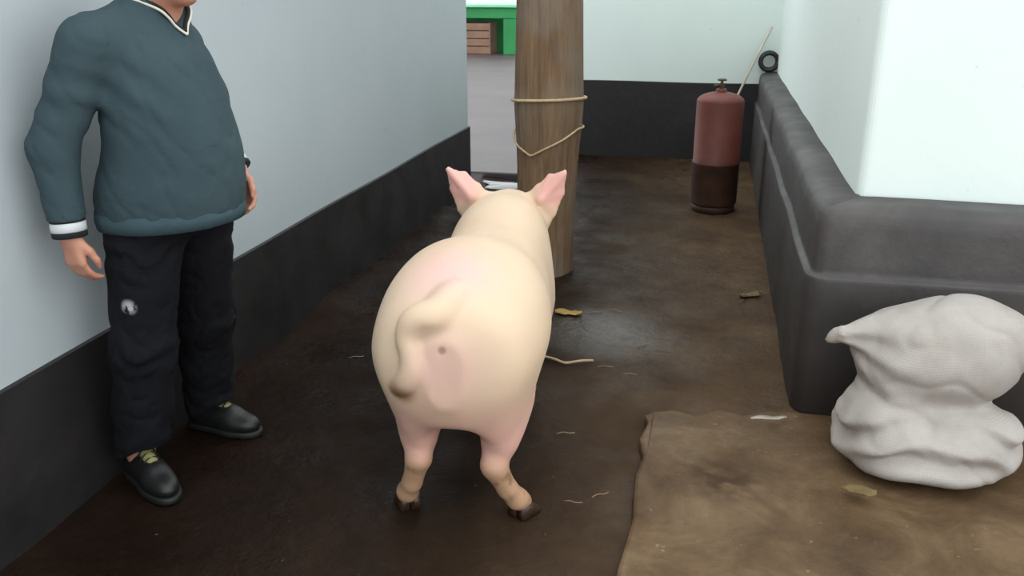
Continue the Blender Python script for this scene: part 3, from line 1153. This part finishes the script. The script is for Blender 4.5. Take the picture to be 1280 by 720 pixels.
# ------------------------------------------------------------------ rusty gas cylinder in the corner
def rust_material():
    t = NT('rusty_red_paint')
    v = t.coord()
    x, y, z = t.sep(v)
    n1 = t.noise(v, 6, 6, 0.65)
    red = t.ramp(n1, [(0.25, s2l((88, 42, 34))), (0.6, s2l((110, 54, 43))), (0.85, s2l((126, 72, 57)))])
    br = t.ramp(t.noise(v, 9, 6, 0.7), [(0.3, s2l((44, 30, 24))), (0.6, s2l((74, 46, 32))), (0.85, s2l((112, 70, 44)))])
    m = t.math('SUBTRACT', 1.0, t.smooth(t.math('ADD', z, t.math('MULTIPLY', n1, 0.16)), 0.38, 0.50))
    col = t.mix(m, red, br)
    t.bump(n1, 0.3, 0.01)
    return t.out(col, 0.6)


gas = empty('gas_cylinder', (0.06, 6.20, -0.005))
tag(gas, 'rusty red gas cylinder standing on the mud by the dark plinth corner', 'gas cylinder')
M_rust = rust_material()
R0 = 0.158
prof = [(R0 - 0.03, 0.04), (R0 - 0.008, 0.05), (R0, 0.07), (R0, 0.33), (R0 + 0.004, 0.335), (R0 + 0.004, 0.35), (R0, 0.355), (R0, 0.755)]
prof += [(R0 * math.cos(a), 0.755 + 0.065 * math.sin(a)) for a in np.linspace(0.15, 1.42, 10)]
lathe('tank', prof, M_rust, gas, 40)
lathe('foot_ring', [(R0 - 0.02, 0), (R0 - 0.012, 0), (R0 - 0.012, 0.062), (R0 - 0.02, 0.062)], M_rust, gas, 32)
M_brass = plain('tarnished_brass', (70, 58, 40), (96, 80, 54), 0.45, 20, 0.2, 60, Metallic=0.7)
lathe('neck_ring', [(0.032, 0.805), (0.036, 0.81), (0.036, 0.835), (0.03, 0.84)], M_rust, gas, 20)
va = lathe('valve', [(0.014, 0.82), (0.018, 0.835), (0.016, 0.85), (0.016, 0.872), (0.010, 0.878), (0.009, 0.893)], M_brass, gas, 16)
bm = bmesh.new()
add_tube(bm, [(0, 0, 0.858), (-0.048, -0.012, 0.858)], 0.010, 10)
bm_obj('outlet', bm, M_brass, va, True)
bm = bmesh.new()
hwp = [(0.026 * math.cos(a), 0.026 * math.sin(a), 0.897) for a in np.linspace(0, 2 * math.pi, 20, endpoint=False)]
add_tube(bm, hwp, 0.006, 8, False, True)
add_tube(bm, [(-0.026, 0, 0.897), (0.026, 0, 0.897)], 0.005, 6)
bm_obj('handwheel', bm, M_brass, va, True)

# pale stick leaning into the back corner
M_stick = plain('bare_stick', (176, 168, 150), (206, 198, 180), 0.6, 12, 0.3, 40, (1, 1, 0.2))
M_hose = plain('black_hose', (24, 24, 26), (36, 36, 38), 0.5, 12, 0.1, 60)
a, b = Vector((-0.03, 7.70, 0.0)), Vector((0.455, 8.10, 1.16))
ps = [a.lerp(b, q) + Vector((0.006 * math.sin(7 * q), 0, 0.004 * math.sin(5 * q))) for q in np.linspace(0, 1, 14)]
o = tube('leaning_stick', ps, [0.013 - 0.004 * q for q in np.linspace(0, 1, 14)], M_stick, None, 8)
tag(o, 'thin pale stick leaning in the corner behind the gas cylinder', 'stick')

# coil of black hose standing on the ledge where the two walls meet
pts = []
for k in range(150):
    a = 2 * math.pi * k / 50
    pts.append((0.457 + 0.070 * math.cos(a), 8.085 - 0.022 * (k / 50), 0.873 + 0.070 * math.sin(a)))
o = tube('hose_coil', pts, 0.02, M_hose, None, 8)
tag(o, 'coil of black hose on the plinth ledge in the far corner', 'hose')

# ------------------------------------------------------------------ white sack
def sack():
    s = SDF((0.36, 2.42, 0.0), (1.12, 3.12, 0.78), 0.0075)
    # slumped foot
    s.ell((0.76, 2.80, 0.14), (0.275, 0.225, 0.135), 0.06)
    s.ell((0.74, 2.76, 0.08), (0.275, 0.215, 0.075), 0.05)
    s.ell((0.60, 2.74, 0.18), (0.12, 0.15, 0.11), 0.06)
    # belly of the sack leaning over it
    s.ell((0.77, 2.83, 0.375), (0.235, 0.19, 0.165), 0.03)
    s.ell((0.66, 2.80, 0.36), (0.15, 0.16, 0.13), 0.06)
    s.ell((0.86, 2.86, 0.45), (0.17, 0.15, 0.115), 0.08)
    # knotted ear at the near corner
    s.cone((0.60, 2.82, 0.44), (0.455, 2.80, 0.43), 0.070, 0.030, 0.06)
    s.cone((0.455, 2.80, 0.435), (0.425, 2.795, 0.415), 0.032, 0.016, 0.02)
    X, Y, Z = s.axes()
    s.F += 0.007 * wob(X, Y, Z, 41, 12)
    s.F += 0.006 * np.exp(-(wob(X, Y, Z, 47, 8) / 0.14) ** 2)
    # sagging folds in the foot
    ph = 62 * (Z + 0.35 * (X - 0.75) ** 2 * 3 + 0.03 * wob(X, Y, 0 * Z, 42, 9))
    s.F += 0.015 * np.sin(ph) * np.exp(-((Z - 0.16) / 0.09) ** 2)
    # pull folds fanning from the ear
    ang = np.arctan2(Z - 0.43, X - 0.40)
    s.F += 0.006 * np.sin(16 * ang + 1.0) * np.exp(-((X - 0.58) / 0.12) ** 2) * (Z > 0.27)
    s.F = np.maximum(s.F, 0.031 - Z).astype(np.float32)
    return s.mesh('grain_sack', 2)


def sack_material():
    t = NT('woven_sack')
    v = t.coord()
    col = t.ramp(t.noise(v, 5, 6, 0.6), [(0.25, s2l((150, 142, 135))), (0.6, s2l((170, 163, 157))), (0.85, s2l((184, 177, 170)))])
    st = t.smooth(t.noise(v, 3.1, 5, 0.6), 0.56, 0.70)
    col = t.mix(t.math('MULTIPLY', st, 0.35), col, s2l((128, 110, 94)))
    w1 = t.n('ShaderNodeTexWave', Scale=70.0)
    w1.bands_direction = 'X'
    w2 = t.n('ShaderNodeTexWave', Scale=70.0)
    w2.bands_direction = 'Z'
    t.l(v, w1.inputs['Vector'])
    t.l(v, w2.inputs['Vector'])
    t.bump(t.math('ADD', t.math('MULTIPLY', t.noise(v, 11, 3, 0.5, 1.0), 3.0), t.math('ADD', w1.outputs['Fac'], w2.outputs['Fac'])), 0.22, 0.004)
    return t.out(col, 0.7)


so = link('grain_sack', sack(), sack_material(), None, True)
tag(so, 'slumped off white woven sack with a pinched ear, leaning at the plinth', 'sack')

# ------------------------------------------------------------------ green counter and crate in the far passage
M_gtop = plain('light_green_paint', (120, 196, 150), (138, 208, 164), 0.5, 3, 0.1, 20)
M_green = plain('green_paint', (30, 122, 62), (40, 138, 74), 0.55, 3, 0.2, 20)
ct = empty('green_counter', (-4.95, 19.4, 0.035))
tag(ct, 'bright green counter with thick legs at the end of the passage', 'counter')
box('counter_top', (-1.6, -0.1, 0.985), (1.0, 0.75, 1.045), M_gtop, ct, 0.012)
box('apron', (-1.5, -0.02, 0.76), (0.9, 0.06, 0.985), M_green, ct, 0.008)
box('added_shade_panel', (-1.5, 0.68, 0.0), (0.9, 0.74, 0.985), M_green, ct, 0.0)  # added panel, stands in for the shadow behind the counter legs
for lx in (-1.5, 0.42):
    box('leg', (lx, 0.0, 0.0), (lx + 0.44, 0.35, 0.758), M_green, ct, 0.01)
M_crate = plain('brown_board', (120, 92, 76), (146, 114, 94), 0.8, 3, 0.3, 20)
cr = empty('wooden_crate', (-5.27, 19.425, 0.035))
tag(cr, 'brown wooden crate tucked under the green counter', 'crate')
box('back_board', (-0.42, 0.62, 0.0), (0.42, 0.65, 0.66), M_crate, cr, 0.004)
for sx in (-1, 1):
    box('side_board', (sx * 0.42 - 0.015, 0.0, 0.0), (sx * 0.42 + 0.015, 0.65, 0.66), M_crate, cr, 0.004)
for i in range(4):
    box('slat', (-0.405, 0.0, 0.01 + i * 0.165), (0.405, 0.022, 0.155 + i * 0.165), M_crate, cr, 0.005)
box('base_board', (-0.405, 0.022, 0.0), (0.405, 0.62, 0.02), M_crate, cr, 0.0)

# ------------------------------------------------------------------ litter on the ground
M_straw = plain('straw', (120, 104, 78), (146, 126, 94), 0.7, 30, 0.2, 90)
M_husk = plain('corn_husk', (142, 112, 48), (172, 142, 72), 0.7, 24, 0.4, 70)
M_twine = plain('twine', (168, 140, 112), (196, 168, 138), 0.8, 40, 0.3, 120)


M_husk_dull = plain('dull_husk', (92, 76, 42), (120, 100, 58), 0.75, 24, 0.4, 70)


def husk(loc, rz, L, W, label, seed):
    r = random.Random(seed)
    bm = bmesh.new()
    n = 9
    top, bot = [], []
    for i in range(n):
        q = i / (n - 1)
        w_ = W * (math.sin(math.pi * min(0.98, q * 0.9 + 0.07)) ** 0.6) * r.uniform(0.65, 1.2)
        z = 0.006 + 0.007 * math.sin(q * 5 + seed)
        row_t, row_b = [], []
        for k in range(5):
            u = k / 2 - 1
            x, y = (q - 0.5) * L, u * w_ + 0.01 * math.sin(5 * q)
            zz = z + 0.006 * math.sin(3 * u + 4 * q + seed) + r.uniform(-0.002, 0.002)
            row_t.append(bm.verts.new((x, y, zz + 0.0012)))
            row_b.append(bm.verts.new((x, y, zz - 0.0012)))
        top.append(row_t)
        bot.append(row_b)
    for i in range(n - 1):
        for k in range(4):
            bm.faces.new((top[i][k], top[i + 1][k], top[i + 1][k + 1], top[i][k + 1]))
            bm.faces.new((bot[i][k], bot[i][k + 1], bot[i + 1][k + 1], bot[i + 1][k]))
        bm.faces.new((top[i][0], bot[i][0], bot[i + 1][0], top[i + 1][0]))
        bm.faces.new((top[i][4], top[i + 1][4], bot[i + 1][4], bot[i][4]))
    bm.faces.new(top[0] + bot[0][::-1])
    bm.faces.new(top[-1][::-1] + bot[-1])
    zmin = min(v.co.z for v in bm.verts)
    for v in bm.verts:
        v.co.z -= zmin
    o = bm_obj('corn_husk', bm, M_husk if seed == 1 else M_husk_dull, None, True)
    o.location, o.rotation_euler = (loc[0], loc[1], loc[2]), (0, 0, rz)
    return tag(o, label, 'husk')


husk((-0.60, 3.93, -0.006), 0.2, 0.13, 0.036, 'bright yellow husk lying on wet mud beside the pig', 1)
husk((0.26, 4.38, -0.006), 0.7, 0.12, 0.030, 'dull yellow husk lying on mud at the foot of the long plinth', 2)
husk((0.52, 2.50, 0.03), -0.1, 0.10, 0.026, 'dull yellow husk lying on the slab at the foot of the sack', 3)

p = spline([(-0.63, 3.40, 0.0), (-0.57, 3.37, 0.004), (-0.52, 3.35, 0.0), (-0.46, 3.37, 0.006), (-0.41, 3.40, 0.0)], 6)
o = tube('twine_piece', p, 0.0055, M_twine, None, 8)
tag(o, 'piece of pale twine lying wavy on the mud beside the pig', 'twine')

spots = [(-0.47, 3.98, 0.4, 'a'), (-0.38, 4.02, -0.3, 'a'), (-0.30, 3.72, 0.1, 'b'), (-0.22, 3.62, 0.9, 'b'), (-0.35, 3.35, 0.2, 'c'), (-0.24, 3.30, 0.15, 'c'),
         (-0.42, 2.75, 0.3, 'd'), (-0.33, 2.32, 0.1, 'e'), (-0.25, 2.38, 0.7, 'e'), (0.22, 4.30, 1.2, 'f'), (0.30, 4.46, 0.3, 'f'), (-1.40, 3.22, 0.5, 'g')]
straw_label = {'a': 'short straw stalk on the mud next to the bright yellow husk', 'b': 'short straw stalk on the open mud between the husk and the slab',
               'c': 'short straw stalk on the mud near the end of the twine', 'd': 'lone straw stalk on the dark mud beside the broken slab corner',
               'e': 'short straw stalk on the mud between the pig hoof and slab edge', 'f': 'short straw stalk beside the dull yellow husk at the plinth',
               'g': 'lone straw stalk on the mud near the dark band of the left wall'}
straw_src = None
for (x, y, rz, key) in spots:
    if straw_src is None:
        L = 0.032
        straw_src = tube('straw_stalk', spline([(-L, 0, 0.003), (-L * 0.3, 0.004, 0.006), (L * 0.4, -0.003, 0.005), (L, 0.003, 0.003)], 4),
                         0.0018, M_straw, None, 6)
        o = straw_src
    else:
        o = straw_src.copy()
        C.objects.link(o)
    o.location, o.rotation_euler = (x, y, -0.006), (0, 0, rz)
    tag(o, straw_label[key], 'straw', 'straw stalks scattered on the mud')

# shallow puddle lying against the lip of the passage concrete
M_water = NT('puddle_water').out(s2l((40, 33, 28)), 0.06, **{'Specular IOR Level': 0.6})
bm = bmesh.new()
ring = []
for k in range(28):
    a = 2 * math.pi * k / 28
    q = 1 + 0.18 * math.sin(3 * a + 0.6) + 0.10 * math.sin(5 * a)
    ring.append(((0.22 * q * math.cos(a)), 0.20 * q * math.sin(a)))
c0 = bm.verts.new((0, 0, 0.004))
inner = [bm.verts.new((x * 0.93, y * 0.93, 0.0038)) for x, y in ring]
outer = [bm.verts.new((x, y, 0.0)) for x, y in ring]
base = [bm.verts.new((x, y, -0.01)) for x, y in ring]
for k in range(28):
    j = (k + 1) % 28
    bm.faces.new((c0, inner[k], inner[j]))
    bm.faces.new((inner[k], outer[k], outer[j], inner[j]))
    bm.faces.new((outer[k], base[k], base[j], outer[j]))
bm.faces.new(base[::-1])
o = bm_obj('puddle', bm, M_water, None, True)
o.location = (-1.52, 6.70, 0.0)
tag(o, 'small shiny puddle at the lip of the passage concrete', 'puddle')

# pale strip added for the wet highlight on the slab by the plinth corner
M_highlight = plain('pale_highlight', (150, 140, 126), (176, 166, 150), 0.35, 20, 0.3, 60)
bm = bmesh.new()
rows = []
for i in range(9):
    q = i / 8
    w_ = 0.014 * math.sin(math.pi * (0.12 + 0.8 * q)) * random.uniform(0.6, 1.1)
    z = 0.004 + 0.006 * abs(math.sin(4 * q + 0.4))
    rows.append([bm.verts.new(((q - 0.5) * 0.13, -w_, z)), bm.verts.new(((q - 0.5) * 0.13, w_, z + 0.003)),
                 bm.verts.new(((q - 0.5) * 0.13, w_, z + 0.001)), bm.verts.new(((q - 0.5) * 0.13, -w_, z - 0.002))])
for a, b in zip(rows, rows[1:]):
    for k in range(4):
        bm.faces.new((a[k], a[(k + 1) % 4], b[(k + 1) % 4], b[k]))
bm.faces.new(rows[0][::-1])
bm.faces.new(rows[-1])
o = bm_obj('highlight_strip', bm, M_highlight, None, True)
o.location, o.rotation_euler = (0.28, 2.95, 0.029), (0, 0, 0.25)
tag(o, 'pale strip standing in for a wet highlight on the slab by the plinth corner', 'plastic scrap')
